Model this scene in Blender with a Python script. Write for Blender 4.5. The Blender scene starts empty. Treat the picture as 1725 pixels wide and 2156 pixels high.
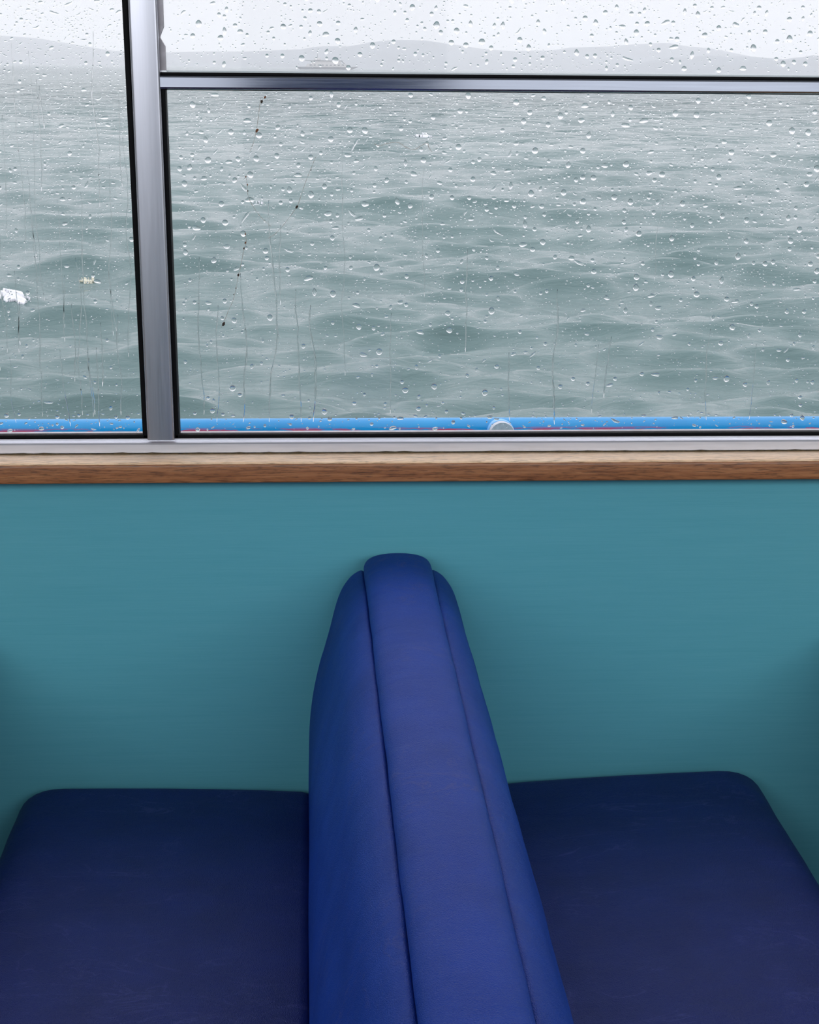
import bpy, bmesh, math, random
import numpy as np
from mathutils import Matrix, Vector

SC = bpy.context.scene
COL = SC.collection

# ------------------------------------------------------------------ camera
cam_d = bpy.data.cameras.new('camera')
cam_d.sensor_fit = 'VERTICAL'
cam_d.sensor_height = 36.0
cam_d.lens = 36.0 * 3380 / 2156
cam_d.clip_start = 0.05
cam_d.clip_end = 30000
cam = bpy.data.objects.new('camera', cam_d)
COL.objects.link(cam)
CAM = Vector((0, -2.0, 1.40))
PITCH, YAW, ROLL = math.radians(15.50), math.radians(3.25), math.radians(0.47)
_f = Vector((math.sin(YAW) * math.cos(PITCH), math.cos(YAW) * math.cos(PITCH), -math.sin(PITCH)))
_r0 = Vector((math.cos(YAW), -math.sin(YAW), 0))
_u0 = _r0.cross(_f)
_r = _r0 * math.cos(ROLL) + _u0 * math.sin(ROLL)
_u = _u0 * math.cos(ROLL) - _r0 * math.sin(ROLL)
M3 = Matrix((_r, _u, -_f)).transposed()
cam.matrix_world = Matrix.Translation(CAM) @ M3.to_4x4()
SC.camera = cam

# ------------------------------------------------------------------ sky, lights, exposure
W = bpy.data.worlds.new('overcast_sky')
SC.world = W
W.use_nodes = True
bg = W.node_tree.nodes['Background']
bg.inputs['Color'].default_value = (0.905, 0.908, 0.975, 1)
# standard overcast sky: three times as bright overhead as at the horizon
_wn = W.node_tree.nodes
_tc = _wn.new('ShaderNodeTexCoord')
_sp = _wn.new('ShaderNodeSeparateXYZ')
_cl = _wn.new('ShaderNodeClamp')
_mu = _wn.new('ShaderNodeMath'); _mu.operation = 'MULTIPLY_ADD'
SKY = 0.96
_mu.inputs[1].default_value = 2.0 * SKY
_mu.inputs[2].default_value = SKY
W.node_tree.links.new(_tc.outputs['Generated'], _sp.inputs[0])
W.node_tree.links.new(_sp.outputs['Z'], _cl.inputs['Value'])
W.node_tree.links.new(_cl.outputs[0], _mu.inputs[0])
W.node_tree.links.new(_mu.outputs[0], bg.inputs['Strength'])

def area(name, loc, rot, sx, sy, power, color):
    l = bpy.data.lights.new(name, 'AREA')
    l.shape = 'RECTANGLE'
    l.size, l.size_y = sx, sy
    l.energy = power
    l.color = color
    o = bpy.data.objects.new(name, l)
    o.location = loc
    o.rotation_euler = rot
    COL.objects.link(o)
    return o
# added area light, brighter than the sky, boosting daylight from the unseen far windows
area('far_window_boost', (0.3, -3.30, 2.06), (math.radians(90), 0, 0), 5.4, 0.56, 78, (0.93, 0.97, 1.0))

SC.view_settings.view_transform = 'Standard'
SC.view_settings.look = 'None'
SC.view_settings.exposure = 0.0
SC.view_settings.gamma = 1.0
SC.view_settings.use_curve_mapping = False
SC.cycles.use_denoising = True
SC.cycles.max_bounces = 14
SC.cycles.transmission_bounces = 12
SC.cycles.transparent_max_bounces = 16
SC.cycles.volume_bounces = 1
SC.cycles.caustics_reflective = False
SC.cycles.caustics_refractive = True
SC.cycles.sample_clamp_indirect = 4.0

# ------------------------------------------------------------------ material helpers
def new_mat(name):
    m = bpy.data.materials.new(name)
    m.use_nodes = True
    nt = m.node_tree
    b = nt.nodes['Principled BSDF']
    return m, nt, b

def node(nt, t, **kw):
    n = nt.nodes.new(t)
    for k, v in kw.items():
        if k in n.inputs:
            n.inputs[k].default_value = v
        else:
            setattr(n, k, v)
    return n

def mapped(nt, scale, rot=(0, 0, 0)):
    tc = nt.nodes.new('ShaderNodeTexCoord')
    mp = nt.nodes.new('ShaderNodeMapping')
    mp.inputs['Scale'].default_value = scale
    mp.inputs['Rotation'].default_value = rot
    nt.links.new(tc.outputs['Object'], mp.inputs['Vector'])
    return mp.outputs['Vector']

def noise(nt, vec, scale, detail=4, rough=0.55, dist=0.0):
    n = node(nt, 'ShaderNodeTexNoise')
    n.inputs['Scale'].default_value = scale
    n.inputs['Detail'].default_value = detail
    n.inputs['Roughness'].default_value = rough
    n.inputs['Distortion'].default_value = dist
    nt.links.new(vec, n.inputs['Vector'])
    return n.outputs['Fac']

def ramp(nt, fac, stops):
    r = nt.nodes.new('ShaderNodeValToRGB')
    els = r.color_ramp.elements
    while len(els) < len(stops):
        els.new(0.5)
    for e, (p, c) in zip(els, stops):
        e.position = p
        e.color = (c[0], c[1], c[2], 1) if hasattr(c, '__len__') else (c, c, c, 1)
    nt.links.new(fac, r.inputs['Fac'])
    return r.outputs['Color']

def bump(nt, h, strength, dist, normal=None):
    b = nt.nodes.new('ShaderNodeBump')
    b.inputs['Strength'].default_value = strength
    b.inputs['Distance'].default_value = dist
    nt.links.new(h, b.inputs['Height'])
    if normal is not None:
        nt.links.new(normal, b.inputs['Normal'])
    return b.outputs['Normal']

def math_n(nt, op, a, b=None):
    n = nt.nodes.new('ShaderNodeMath')
    n.operation = op
    for i, v in enumerate((a, b)):
        if v is None:
            continue
        if isinstance(v, (int, float)):
            n.inputs[i].default_value = v
        else:
            nt.links.new(v, n.inputs[i])
    return n.outputs[0]

def plain(name, col, rough=0.5, metal=0.0, var=0.06, scale=30, spec=0.5):
    """a plain surface with a little mottling"""
    m, nt, b = new_mat(name)
    v = mapped(nt, (1, 1, 1))
    n = noise(nt, v, scale, 5)
    c = ramp(nt, n, [(0.3, [x * (1 - var) for x in col]), (0.7, [min(1, x * (1 + var)) for x in col])])
    nt.links.new(c, b.inputs['Base Color'])
    b.inputs['Roughness'].default_value = rough
    b.inputs['Metallic'].default_value = metal
    b.inputs['Specular IOR Level'].default_value = spec
    return m

# teal laminate with fine horizontal streaks
def mat_teal():
    m, nt, b = new_mat('teal_laminate')
    v = mapped(nt, (1.6, 1, 60))
    n1 = noise(nt, v, 3.0, 6, 0.6, 0.4)
    v2 = mapped(nt, (5, 1, 260))
    n2 = noise(nt, v2, 4.0, 3, 0.6)
    s = math_n(nt, 'ADD', math_n(nt, 'MULTIPLY', n1, 0.55), math_n(nt, 'MULTIPLY', n2, 0.45))
    c = ramp(nt, s, [(0.25, (0.086, 0.352, 0.430)), (0.5, (0.102, 0.382, 0.462)), (0.78, (0.122, 0.410, 0.490))])
    nt.links.new(c, b.inputs['Base Color'])
    b.inputs['Roughness'].default_value = 0.42
    b.inputs['Specular IOR Level'].default_value = 0.3
    nt.links.new(bump(nt, s, 0.06, 0.0004), b.inputs['Normal'])
    return m

def mat_vinyl(name, c0, c1, spec):
    m, nt, b = new_mat(name)
    v = mapped(nt, (1, 1, 1))
    vr = node(nt, 'ShaderNodeTexVoronoi')
    vr.feature = 'DISTANCE_TO_EDGE'
    vr.inputs['Scale'].default_value = 560
    nt.links.new(v, vr.inputs['Vector'])
    grain = ramp(nt, vr.outputs['Distance'], [(0.0, 0.0), (0.28, 1.0)])
    g2 = noise(nt, v, 260, 3, 0.6)
    hgt = math_n(nt, 'ADD', grain, math_n(nt, 'MULTIPLY', g2, 1.6))
    patch = noise(nt, v, 7, 3)
    n0 = bump(nt, hgt, 0.55, 0.0006)
    # crosswise creases
    wv = mapped(nt, (6, 15, 6))
    cr = noise(nt, wv, 1.0, 6, 0.55, 1.6)
    crest = math_n(nt, 'ABSOLUTE', math_n(nt, 'SUBTRACT', cr, 0.5))
    line = ramp(nt, crest, [(0.0, 1.0), (0.012, 0.0)])
    msk = ramp(nt, patch, [(0.45, 0.0), (0.62, 1.0)])
    crease = math_n(nt, 'MULTIPLY', line, msk)
    n1 = bump(nt, crease, 0.30, 0.0008, n0)
    soft = noise(nt, mapped(nt, (9, 26, 9)), 1.0, 3, 0.5, 0.5)
    n2 = bump(nt, soft, 0.5, 0.003, n1)
    nt.links.new(n2, b.inputs['Normal'])
    c = ramp(nt, noise(nt, v, 14, 6, 0.6), [(0.3, c0), (0.7, c1)])
    mx = node(nt, 'ShaderNodeMixRGB')
    mx.inputs['Color2'].default_value = (0.06, 0.07, 0.26, 1)
    nt.links.new(math_n(nt, 'MULTIPLY', crease, 0.5), mx.inputs['Fac'])
    nt.links.new(c, mx.inputs['Color1'])
    nt.links.new(mx.outputs['Color'], b.inputs['Base Color'])
    b.inputs['Roughness'].default_value = 0.50
    b.inputs['Specular IOR Level'].default_value = spec
    return m

def mat_wood(name='varnished_teak', cols=((0.140, 0.046, 0.016), (0.315, 0.122, 0.046), (0.470, 0.215, 0.092))):
    m, nt, b = new_mat(name)
    v = mapped(nt, (3.2, 60, 60))
    n1 = noise(nt, v, 3.0, 8, 0.65, 0.6)
    v2 = mapped(nt, (34, 420, 420))
    n2 = noise(nt, v2, 1.6, 4, 0.6)
    base = ramp(nt, n1, [(0.25, cols[0]), (0.5, cols[1]), (0.78, cols[2])])
    pore = ramp(nt, n2, [(0.34, 0.35), (0.50, 1.0)])
    mx = node(nt, 'ShaderNodeMixRGB', blend_type='MULTIPLY')
    mx.inputs['Fac'].default_value = 0.85
    nt.links.new(base, mx.inputs['Color1'])
    nt.links.new(pore, mx.inputs['Color2'])
    nt.links.new(mx.outputs['Color'], b.inputs['Base Color'])
    b.inputs['Roughness'].default_value = 0.40
    nt.links.new(bump(nt, n2, 0.35, 0.0006), b.inputs['Normal'])
    return m

def mat_alu(name, col, rough, stretch):
    m, nt, b = new_mat(name)
    v = mapped(nt, stretch)
    n1 = noise(nt, v, 6.0, 6, 0.6)
    c = ramp(nt, n1, [(0.3, [x * 0.96 for x in col]), (0.7, [x * 1.03 for x in col])])
    nt.links.new(c, b.inputs['Base Color'])
    b.inputs['Metallic'].default_value = 1.0
    r = ramp(nt, n1, [(0.3, rough - 0.02), (0.7, rough + 0.02)])
    nt.links.new(r, b.inputs['Roughness'])
    return m

def mat_pane():
    m = bpy.data.materials.new('window_glass')
    m.use_nodes = True
    nt = m.node_tree
    nt.nodes.clear()
    out = nt.nodes.new('ShaderNodeOutputMaterial')
    tr = node(nt, 'ShaderNodeBsdfTransparent')
    tr.inputs['Color'].default_value = (0.992, 0.992, 0.992, 1)
    gl = node(nt, 'ShaderNodeBsdfGlossy')
    gl.inputs['Roughness'].default_value = 0.02
    lw = node(nt, 'ShaderNodeLayerWeight')
    lw.inputs['Blend'].default_value = 0.5
    fac = math_n(nt, 'ADD', math_n(nt, 'MULTIPLY', math_n(nt, 'POWER', lw.outputs['Facing'], 5.0), 0.9), 0.030)
    mx = nt.nodes.new('ShaderNodeMixShader')
    nt.links.new(fac, mx.inputs[0])
    nt.links.new(tr.outputs[0], mx.inputs[1])
    nt.links.new(gl.outputs[0], mx.inputs[2])
    nt.links.new(mx.outputs[0], out.inputs['Surface'])
    return m

def mat_water(name, tint=(1, 1, 1)):
    m = bpy.data.materials.new(name)
    m.use_nodes = True
    nt = m.node_tree
    nt.nodes.clear()
    out = nt.nodes.new('ShaderNodeOutputMaterial')
    g = node(nt, 'ShaderNodeBsdfGlass')
    g.inputs['IOR'].default_value = 1.333
    g.inputs['Roughness'].default_value = 0.0
    g.inputs['Color'].default_value = (*tint, 1)
    nt.links.new(g.outputs[0], out.inputs['Surface'])
    return m

def mat_sea():
    m, nt, b = new_mat('sea_water')
    v = mapped(nt, (1, 1, 1))
    big = noise(nt, v, 0.05, 4)
    c = ramp(nt, big, [(0.3, (0.066, 0.114, 0.112)), (0.7, (0.082, 0.138, 0.134))])
    nt.links.new(c, b.inputs['Base Color'])
    b.inputs['Roughness'].default_value = 0.07
    b.inputs['IOR'].default_value = 1.333
    rip = noise(nt, mapped(nt, (2.6, 8, 5)), 1.0, 7, 0.62, 0.5)
    n0 = bump(nt, rip, 0.5, 0.045)
    # chop too fine for the mesh far out
    chop = noise(nt, mapped(nt, (0.35, 1.1, 1.0)), 1.0, 4, 0.6, 0.4)
    tc = nt.nodes.new('ShaderNodeTexCoord')
    sx = node(nt, 'ShaderNodeSeparateXYZ')
    nt.links.new(tc.outputs['Object'], sx.inputs[0])
    far = ramp(nt, math_n(nt, 'MULTIPLY', sx.outputs['Y'], 1 / 160), [(0.2, 0.0), (0.9, 1.0)])
    bb = nt.nodes.new('ShaderNodeBump')
    bb.inputs['Distance'].default_value = 2.2
    nt.links.new(math_n(nt, 'MULTIPLY', far, 0.9), bb.inputs['Strength'])
    nt.links.new(chop, bb.inputs['Height'])
    nt.links.new(n0, bb.inputs['Normal'])
    nt.links.new(bb.outputs['Normal'], b.inputs['Normal'])
    return m

def mat_rail():
    m, nt, b = new_mat('blue_rail_paint')
    v = mapped(nt, (1, 1, 1))
    c = ramp(nt, noise(nt, v, 9, 5), [(0.3, (0.002, 0.215, 0.500)), (0.7, (0.003, 0.255, 0.560))])
    # red undercoat showing in long chips low on the inboard face
    chip = noise(nt, mapped(nt, (9, 60, 120)), 1.0, 6, 0.7)
    sx = node(nt, 'ShaderNodeSeparateXYZ')
    tc = nt.nodes.new('ShaderNodeTexCoord')
    nt.links.new(tc.outputs['Object'], sx.inputs[0])
    low = ramp(nt, math_n(nt, 'MULTIPLY', math_n(nt, 'SUBTRACT', 0.0205, sx.outputs['Z']), 120.0), [(0.0, 0.0), (0.6, 1.0)])
    k = math_n(nt, 'MULTIPLY', ramp(nt, chip, [(0.50, 0.0), (0.54, 1.0)]), low)
    mx = node(nt, 'ShaderNodeMixRGB')
    mx.inputs['Color2'].default_value = (0.42, 0.03, 0.07, 1)
    nt.links.new(k, mx.inputs['Fac'])
    nt.links.new(c, mx.inputs['Color1'])
    nt.links.new(mx.outputs['Color'], b.inputs['Base Color'])
    b.inputs['Roughness'].default_value = 0.28
    b.inputs['Specular IOR Level'].default_value = 0.3
    return m

TEAL = mat_teal()
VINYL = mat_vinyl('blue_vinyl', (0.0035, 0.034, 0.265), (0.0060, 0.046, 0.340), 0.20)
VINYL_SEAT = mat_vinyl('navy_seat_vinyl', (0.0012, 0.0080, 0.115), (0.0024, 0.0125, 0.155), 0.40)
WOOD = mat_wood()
WOOD_TOP = mat_wood('light_painted_teak_top', ((0.60, 0.36, 0.19), (0.84, 0.58, 0.37), (0.92, 0.71, 0.51)))
ALU_V = mat_alu('brushed_aluminium_post', (0.45, 0.452, 0.50), 0.34, (90, 90, 2))
ALU_H = mat_alu('brushed_aluminium_bar', (0.55, 0.60, 0.69), 0.13, (2, 90, 90))
ALU_SILL = mat_alu('dull_aluminium_sill', (0.78, 0.77, 0.82), 0.42, (3, 60, 60))
STRIP = plain('grey_worn_strip', (0.42, 0.39, 0.42), 0.5, 0.1, 0.18, 60)
RUBBER = plain('black_rubber', (0.003, 0.003, 0.004), 0.60, 0, 0.3, 40, 0.1)
PANE = mat_pane()
WATER = mat_water('rain_water')
SEA = mat_sea()
RAILM = mat_rail()
RAIL_RING = plain('pale_blue_paint', (0.17, 0.44, 0.80), 0.35)
GREY_CAP = plain('bare_grey_filler', (0.50, 0.51, 0.56), 0.6, 0, 0.14, 160)
GRIME = plain('brown_grime', (0.075, 0.052, 0.022), 0.8, 0, 0.6, 160)
SILK = plain('pale_thread', (0.62, 0.60, 0.56), 0.6)
SILK.node_tree.nodes['Principled BSDF'].inputs['Transmission Weight'].default_value = 0.55
SILK.node_tree.nodes['Principled BSDF'].inputs['IOR'].default_value = 1.2
DIRT = plain('dark_dirt', (0.035, 0.022, 0.015), 0.8, 0, 0.5, 400)
RUSTY = plain('rust_brown_dirt', (0.19, 0.07, 0.03), 0.8, 0, 0.4, 400)
CREAM = plain('cream_cabin_paint', (0.74, 0.73, 0.70), 0.5)
WHITE = plain('grey_cabin_paint', (0.36, 0.36, 0.37), 0.5)
NAVY = plain('navy_paint', (0.045, 0.090, 0.280), 0.4)
FLOOR = plain('dark_deck_covering', (0.050, 0.055, 0.065), 0.6, 0, 0.3, 25)
DECK = plain('grey_side_deck_paint', (0.20, 0.22, 0.23), 0.5, 0, 0.2, 12)
HILL = plain('wooded_hillside', (0.055, 0.075, 0.095), 0.9, 0, 0.3, 0.01)
SHIP_W = plain('ship_white_paint', (0.60, 0.57, 0.55), 0.5)
SHIP_D = plain('ship_dark_paint', (0.045, 0.050, 0.065), 0.5)
FOAM = plain('white_sea_foam', (0.60, 0.61, 0.64), 0.8)
FOAM_Y = plain('yellowish_sea_foam', (0.46, 0.45, 0.36), 0.8)

# ------------------------------------------------------------------ object helpers
def link(name, me, mat=None, parent=None, kind=None, smooth=False):
    o = bpy.data.objects.new(name, me)
    COL.objects.link(o)
    if mat is not None and not me.materials:
        me.materials.append(mat)
    if parent is not None:
        o.parent = parent
        o.matrix_parent_inverse = parent.matrix_world.inverted()
    if kind:
        o['kind'] = kind
    if smooth:
        me.shade_smooth()
    return o

def tag(o, label=None, cat=None, group=None, kind=None):
    if label: o['label'] = label
    if cat: o['category'] = cat
    if group: o['group'] = group
    if kind: o['kind'] = kind
    return o

def empty(name, loc=(0, 0, 0)):
    o = bpy.data.objects.new(name, None)
    o.location = loc
    o.empty_display_size = 0.1
    COL.objects.link(o)
    bpy.context.view_layer.update()
    return o

def mesh_from(name, verts, faces):
    me = bpy.data.meshes.new(name)
    me.from_pydata([tuple(v) for v in verts], [], faces)
    me.update()
    return me

def boxes(name, lst, mat, parent=None, kind=None, bevel=0.0, seg=2):
    """several joined boxes (x0,x1,y0,y1,z0,z1) in one mesh, edges bevelled"""
    bm = bmesh.new()
    for (x0, x1, y0, y1, z0, z1) in lst:
        g = bmesh.ops.create_cube(bm, size=1.0)
        for v in g['verts']:
            v.co = Vector(((x0 + x1) / 2 + v.co.x * (x1 - x0), (y0 + y1) / 2 + v.co.y * (y1 - y0), (z0 + z1) / 2 + v.co.z * (z1 - z0)))
    if bevel > 0:
        bmesh.ops.bevel(bm, geom=bm.edges[:], offset=bevel, segments=seg, profile=0.5, affect='EDGES')
    me = bpy.data.meshes.new(name)
    bm.to_mesh(me)
    bm.free()
    o = link(name, me, mat, parent, kind)
    if bevel > 0:
        me.shade_smooth()
        me.set_sharp_from_angle(angle=math.radians(40))
    return o

def prism(name, poly, axis, a, b, mat, parent=None, kind=None, smooth=None):
    """polygon (2D) extruded along an axis from a to b"""
    n = len(poly)
    def P(p, t):
        return {'x': (t, p[0], p[1]), 'y': (p[0], t, p[1]), 'z': (p[0], p[1], t)}[axis]
    vs = [P(p, a) for p in poly] + [P(p, b) for p in poly]
    fs = [tuple(range(n)), tuple(range(2 * n - 1, n - 1, -1))]
    fs += [(i, i + n, (i + 1) % n + n, (i + 1) % n) for i in range(n)]
    me = mesh_from(name, vs, fs)
    bm = bmesh.new(); bm.from_mesh(me)
    bmesh.ops.recalc_face_normals(bm, faces=bm.faces)
    bm.to_mesh(me); bm.free()
    o = link(name, me, mat, parent, kind)
    if smooth:
        me.shade_smooth(); me.set_sharp_from_angle(angle=math.radians(smooth))
    return o

def tube_mesh(name, pts, rad, seg=8):
    """tube along a polyline with per-point radius"""
    pts = [Vector(p) for p in pts]
    if not hasattr(rad, '__len__'):
        rad = [rad] * len(pts)
    vs, fs = [], []
    for i, p in enumerate(pts):
        d = (pts[min(i + 1, len(pts) - 1)] - pts[max(i - 1, 0)]).normalized()
        a = d.orthogonal().normalized() if abs(d.y) > 0.9 else d.cross(Vector((0, 1, 0))).normalized()
        b2 = d.cross(a)
        for k in range(seg):
            t = 2 * math.pi * k / seg
            vs.append(p + (a * math.cos(t) + b2 * math.sin(t)) * rad[i])
    for i in range(len(pts) - 1):
        for k in range(seg):
            fs.append((i * seg + k, i * seg + (k + 1) % seg, (i + 1) * seg + (k + 1) % seg, (i + 1) * seg + k))
    fs.append(tuple(range(seg - 1, -1, -1)))
    fs.append(tuple((len(pts) - 1) * seg + k for k in range(seg)))
    return mesh_from(name, vs, fs)

# ================================================================== THE CABIN
# front wall: teal panel below the windows, header above, solid ends
X0, X1 = -3.0, 3.0
Z_SILL, Z_HEAD, Z_CEIL = 0.925, 2.00, 2.42
WX0, WX1 = -1.45, 1.75
boxes('wall_front', [(X0, X1, 0.0, 0.035, 0.0, 0.9015)], TEAL, kind='structure')
boxes('wall_header', [(X0, X1, 0.0, 0.035, Z_HEAD, Z_CEIL)], CREAM, kind='structure')
boxes('wall_pier_left', [(X0, WX0, 0.0, 0.035, 0.924, Z_HEAD)], CREAM, kind='structure')
boxes('wall_pier_right', [(WX1, X1, 0.0, 0.035, 0.924, Z_HEAD)], CREAM, kind='structure')
boxes('floor', [(X0, X1, -3.25, 0.04, -0.05, 0.0)], FLOOR, kind='structure')
boxes('ceiling', [(X0 - 0.05, X1 + 0.05, -3.25, 0.04, Z_CEIL, Z_CEIL + 0.04)], WHITE, kind='structure')
boxes('wall_left', [(X0 - 0.05, X0, -3.25, 0.04, 0, Z_CEIL)], CREAM, kind='structure')
boxes('wall_right', [(X1, X1 + 0.05, -3.25, 0.04, 0, Z_CEIL)], CREAM, kind='structure')
boxes('wall_back', [(X0, X1, -3.25, -3.20, 0, 1.10), (X0, X1, -3.25, -3.20, 2.36, Z_CEIL)], TEAL, kind='structure')
boxes('wall_back_reflection_panel', [(-0.24, 0.40, -3.25, -3.16, 1.10, 2.36)], NAVY, kind='structure')  # unseen panel added for the dark blue reflection in the crossbar
boxes('wall_back_post', [(1.72, 1.80, -3.25, -3.18, 1.10, 2.36), (-1.72, -1.64, -3.25, -3.18, 1.10, 2.36)], NAVY, kind='structure')

# wooden sill rail (trim_1), aluminium bottom rail (trim_2), grimy joint (trim_3), mullion post (trim_4)
wood_poly = []
for (cy, cz, r, a0, a1) in ((-0.0392, 0.9165, 0.0062, 90, 180), (-0.0428, 0.8985, 0.0024, 180, 270)):
    for k in range(6):
        t = math.radians(a0 + (a1 - a0) * k / 5)
        wood_poly.append((cy + r * math.cos(t), cz + r * math.sin(t)))
wood_poly += [(0.030, 0.8961), (0.030, 0.9240), (-0.001, 0.9245)]
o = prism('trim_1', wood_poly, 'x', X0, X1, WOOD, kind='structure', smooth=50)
o.data.materials.append(WOOD_TOP)         # window light on the upper face painted in as paler teak
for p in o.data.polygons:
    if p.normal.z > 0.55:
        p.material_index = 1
rail_poly = [(0.034, 0.9246), (-0.0035, 0.9246), (-0.0045, 0.9260), (-0.0045, 0.9365), (-0.0030, 0.9385), (0.0035, 0.9392), (0.0035, 0.9425), (0.034, 0.9425)]
prism('trim_2', rail_poly, 'x', WX0, WX1, ALU_SILL, kind='structure', smooth=30)
# caulking and grime in the joint: uneven bead
rg = random.Random(5)
pts, rad = [], []
for i in range(260):
    x = WX0 + (WX1 - WX0) * i / 259
    pts.append((x, -0.0048, 0.9247 + 0.0002 * math.sin(i * 1.7)))
    rad.append(0.0008 + 0.0012 * rg.random() ** 2)
link('trim_3', tube_mesh('joint_grime', pts, rad, 6), GRIME, kind='structure', smooth=True)

post_poly = []
def rrect(x0, x1, y0, y1, r, n=4):
    out = []
    for (cx, cy, a) in ((x1 - r, y1 - r, 0), (x0 + r, y1 - r, 90), (x0 + r, y0 + r, 180), (x1 - r, y0 + r, 270)):
        for k in range(n + 1):
            t = math.radians(a + 90 * k / n)
            out.append((cx + r * math.cos(t), cy + r * math.sin(t)))
    return out
def lean_prism(name, plan, z0, z1, dx0, dx1, mat, parent=None, kind=None):
    n = len(plan)
    vs = [(p[0] + dx0, p[1], z0) for p in plan] + [(p[0] + dx1, p[1], z1) for p in plan]
    fs = [tuple(range(n - 1, -1, -1)), tuple(range(n, 2 * n))]
    fs += [(i, (i + 1) % n, (i + 1) % n + n, i + n) for i in range(n)]
    me = mesh_from(name, vs, fs)
    me.shade_smooth()
    o = link(name, me, mat, parent, kind)
    me.set_sharp_from_angle(angle=math.radians(35))
    return o
LEAN = -0.0040 / 0.525          # the mullion leans a touch to the left going up
lean_prism('trim_4', rrect(-0.2196, -0.1856, -0.006, 0.030, 0.0035), 0.9426, Z_HEAD, 0, LEAN * (Z_HEAD - 0.9426), ALU_V, kind='structure')

# ---- window_1: left of the post
w1 = tag(empty('window_1', (-0.8, 0.015, 0.95)), 'rain-streaked window left of the aluminium post', kind='structure')
def pane_obj(name, x0, x1, z0, z1, y, parent, label=None):
    me = mesh_from(name, [(x0, y, z0), (x1, y, z0), (x1, y, z1), (x0, y, z1)], [(0, 1, 2, 3)])
    bm = bmesh.new(); bm.from_mesh(me)
    bmesh.ops.solidify(bm, geom=bm.faces[:], thickness=0.004)
    bm.to_mesh(me); bm.free()
    o = link(name, me, PANE, parent)
    if label: o['label'] = label
    return o
YG = 0.016           # glass plane, interior face; outer face at YG+0.004
def gasket(name, x0, x1, z0, z1, w, wl, wr, parent, lean=(0, 0), top=None, yb=0.0158):
    """rubber channel round a pane; rounded bead section"""
    lst = []
    lst.append((x0, x1, 0.0035, yb, z0, z0 + w))
    lst.append((x0, x1, 0.0035, yb, z1 - (top or w), z1))
    o = boxes(name, lst, RUBBER, parent, bevel=0.0012)
    return o
gasket('rubber_gasket', WX0, -0.2196, 0.9426, Z_HEAD, 0.0050, 0, 0, w1)
lean_prism('rubber_gasket', rrect(-0.2262, -0.2190, 0.0035, 0.030, 0.0015), 0.9427, Z_HEAD, 0.0, LEAN * 1.35 * (Z_HEAD - 0.9427), RUBBER, w1)
boxes('rubber_gasket', [(WX0, WX0 + 0.006, 0.0035, 0.03, 0.943, Z_HEAD)], RUBBER, w1, bevel=0.001)
pane_obj('glass_pane', WX0 + 0.002, -0.2220, 0.9440, Z_HEAD - 0.002, YG + 0.004, w1)
boxes('outer_ledge', [(WX0, -0.2230, 0.030, 0.060, 0.925, 0.9396)], STRIP, w1, bevel=0.001)

# ---- window_2: right of the post, split by a crossbar
w2 = tag(empty('window_2', (0.78, 0.015, 0.95)), 'window right of the post divided by an aluminium crossbar', kind='structure')
gasket('rubber_gasket', -0.1856, WX1, 0.9426, 1.3725, 0.0050, 0, 0, w2, top=0.0018)
lean_prism('rubber_gasket', rrect(-0.1862, -0.1802, 0.0035, 0.030, 0.0015), 0.9427, 1.3725, 0.0, -0.0038, RUBBER, w2)
boxes('rubber_gasket', [(WX1 - 0.006, WX1, 0.0035, 0.03, 0.943, Z_HEAD)], RUBBER, w2, bevel=0.001)
pane_obj('glass_pane', -0.1835, WX1 - 0.002, 0.9440, 1.3705, YG + 0.004, w2, 'large lower pane below the crossbar')
pane_obj('glass_pane', -0.1890, WX1 - 0.002, 1.3905, Z_HEAD - 0.002, YG + 0.004, w2, 'upper pane above the crossbar')
bar_poly = [(0.030, 1.3716), (0.0020, 1.3716), (-0.0012, 1.3724), (-0.0030, 1.3745), (-0.0030, 1.3855), (-0.0015, 1.3872), (0.0010, 1.3880), (0.030, 1.3880)]
prism('crossbar', bar_poly, 'x', -0.1905, WX1, ALU_H, w2, smooth=30)['label'] = 'horizontal aluminium crossbar'
boxes('upper_gasket', [(-0.1905, WX1, 0.0020, 0.028, 1.3881, 1.3915)], RUBBER, w2, bevel=0.0008)
boxes('glass_edge', [(-0.1825, WX1, 0.0125, 0.0185, 1.3915, 1.3934)], plain('pale_glass_edge', (0.62, 0.68, 0.70), 0.2), w2)
# notched grey strip beside the post in the upper opening
zs0, zs1 = 1.3935, Z_HEAD
strip = [(-0.1925, zs0), (-0.1826, zs0), (-0.1826, 1.4213), (-0.1884, 1.4305), (-0.1842, 1.4428), (-0.1829, 1.4430), (-0.1836, zs1), (-0.1945, zs1)]
strip = [(-0.1935, zs0), (-0.1826, zs0), (-0.1828, 1.4215), (-0.1888, 1.4318), (-0.1838, 1.4437), (-0.1842, zs1), (-0.1960, zs1)]
o = prism('notched_strip', strip, 'y', 0.006, 0.0145, STRIP, w2)
o['label'] = 'worn grey strip with a notch broken out'
boxes('outer_ledge', [(-0.1830, WX1, 0.030, 0.060, 0.925, 0.9396)], STRIP, w2, bevel=0.001)

# ================================================================== THE BENCH
XC = 0.0965
Y_WALL, Y_END = -0.010, -1.55
bench = tag(empty('booth_bench', (XC, -0.75, 0.0)), 'blue vinyl double-sided booth bench with rounded backrest against the teal wall', 'bench')

def catmull(pts, n):
    out = []
    P = [np.array(p, float) for p in pts]
    P = [2 * P[0] - P[1]] + P + [2 * P[-1] - P[-2]]
    for i in range(1, len(P) - 2):
        for k in range(n):
            t = k / n
            a, b2, c, d = P[i - 1], P[i], P[i + 1], P[i + 2]
            out.append(0.5 * (2 * b2 + (c - a) * t + (2 * a - 5 * b2 + 4 * c - d) * t * t + (3 * b2 - a - 3 * c + d) * t ** 3))
    out.append(P[-2])
    return np.array(out)

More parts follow.
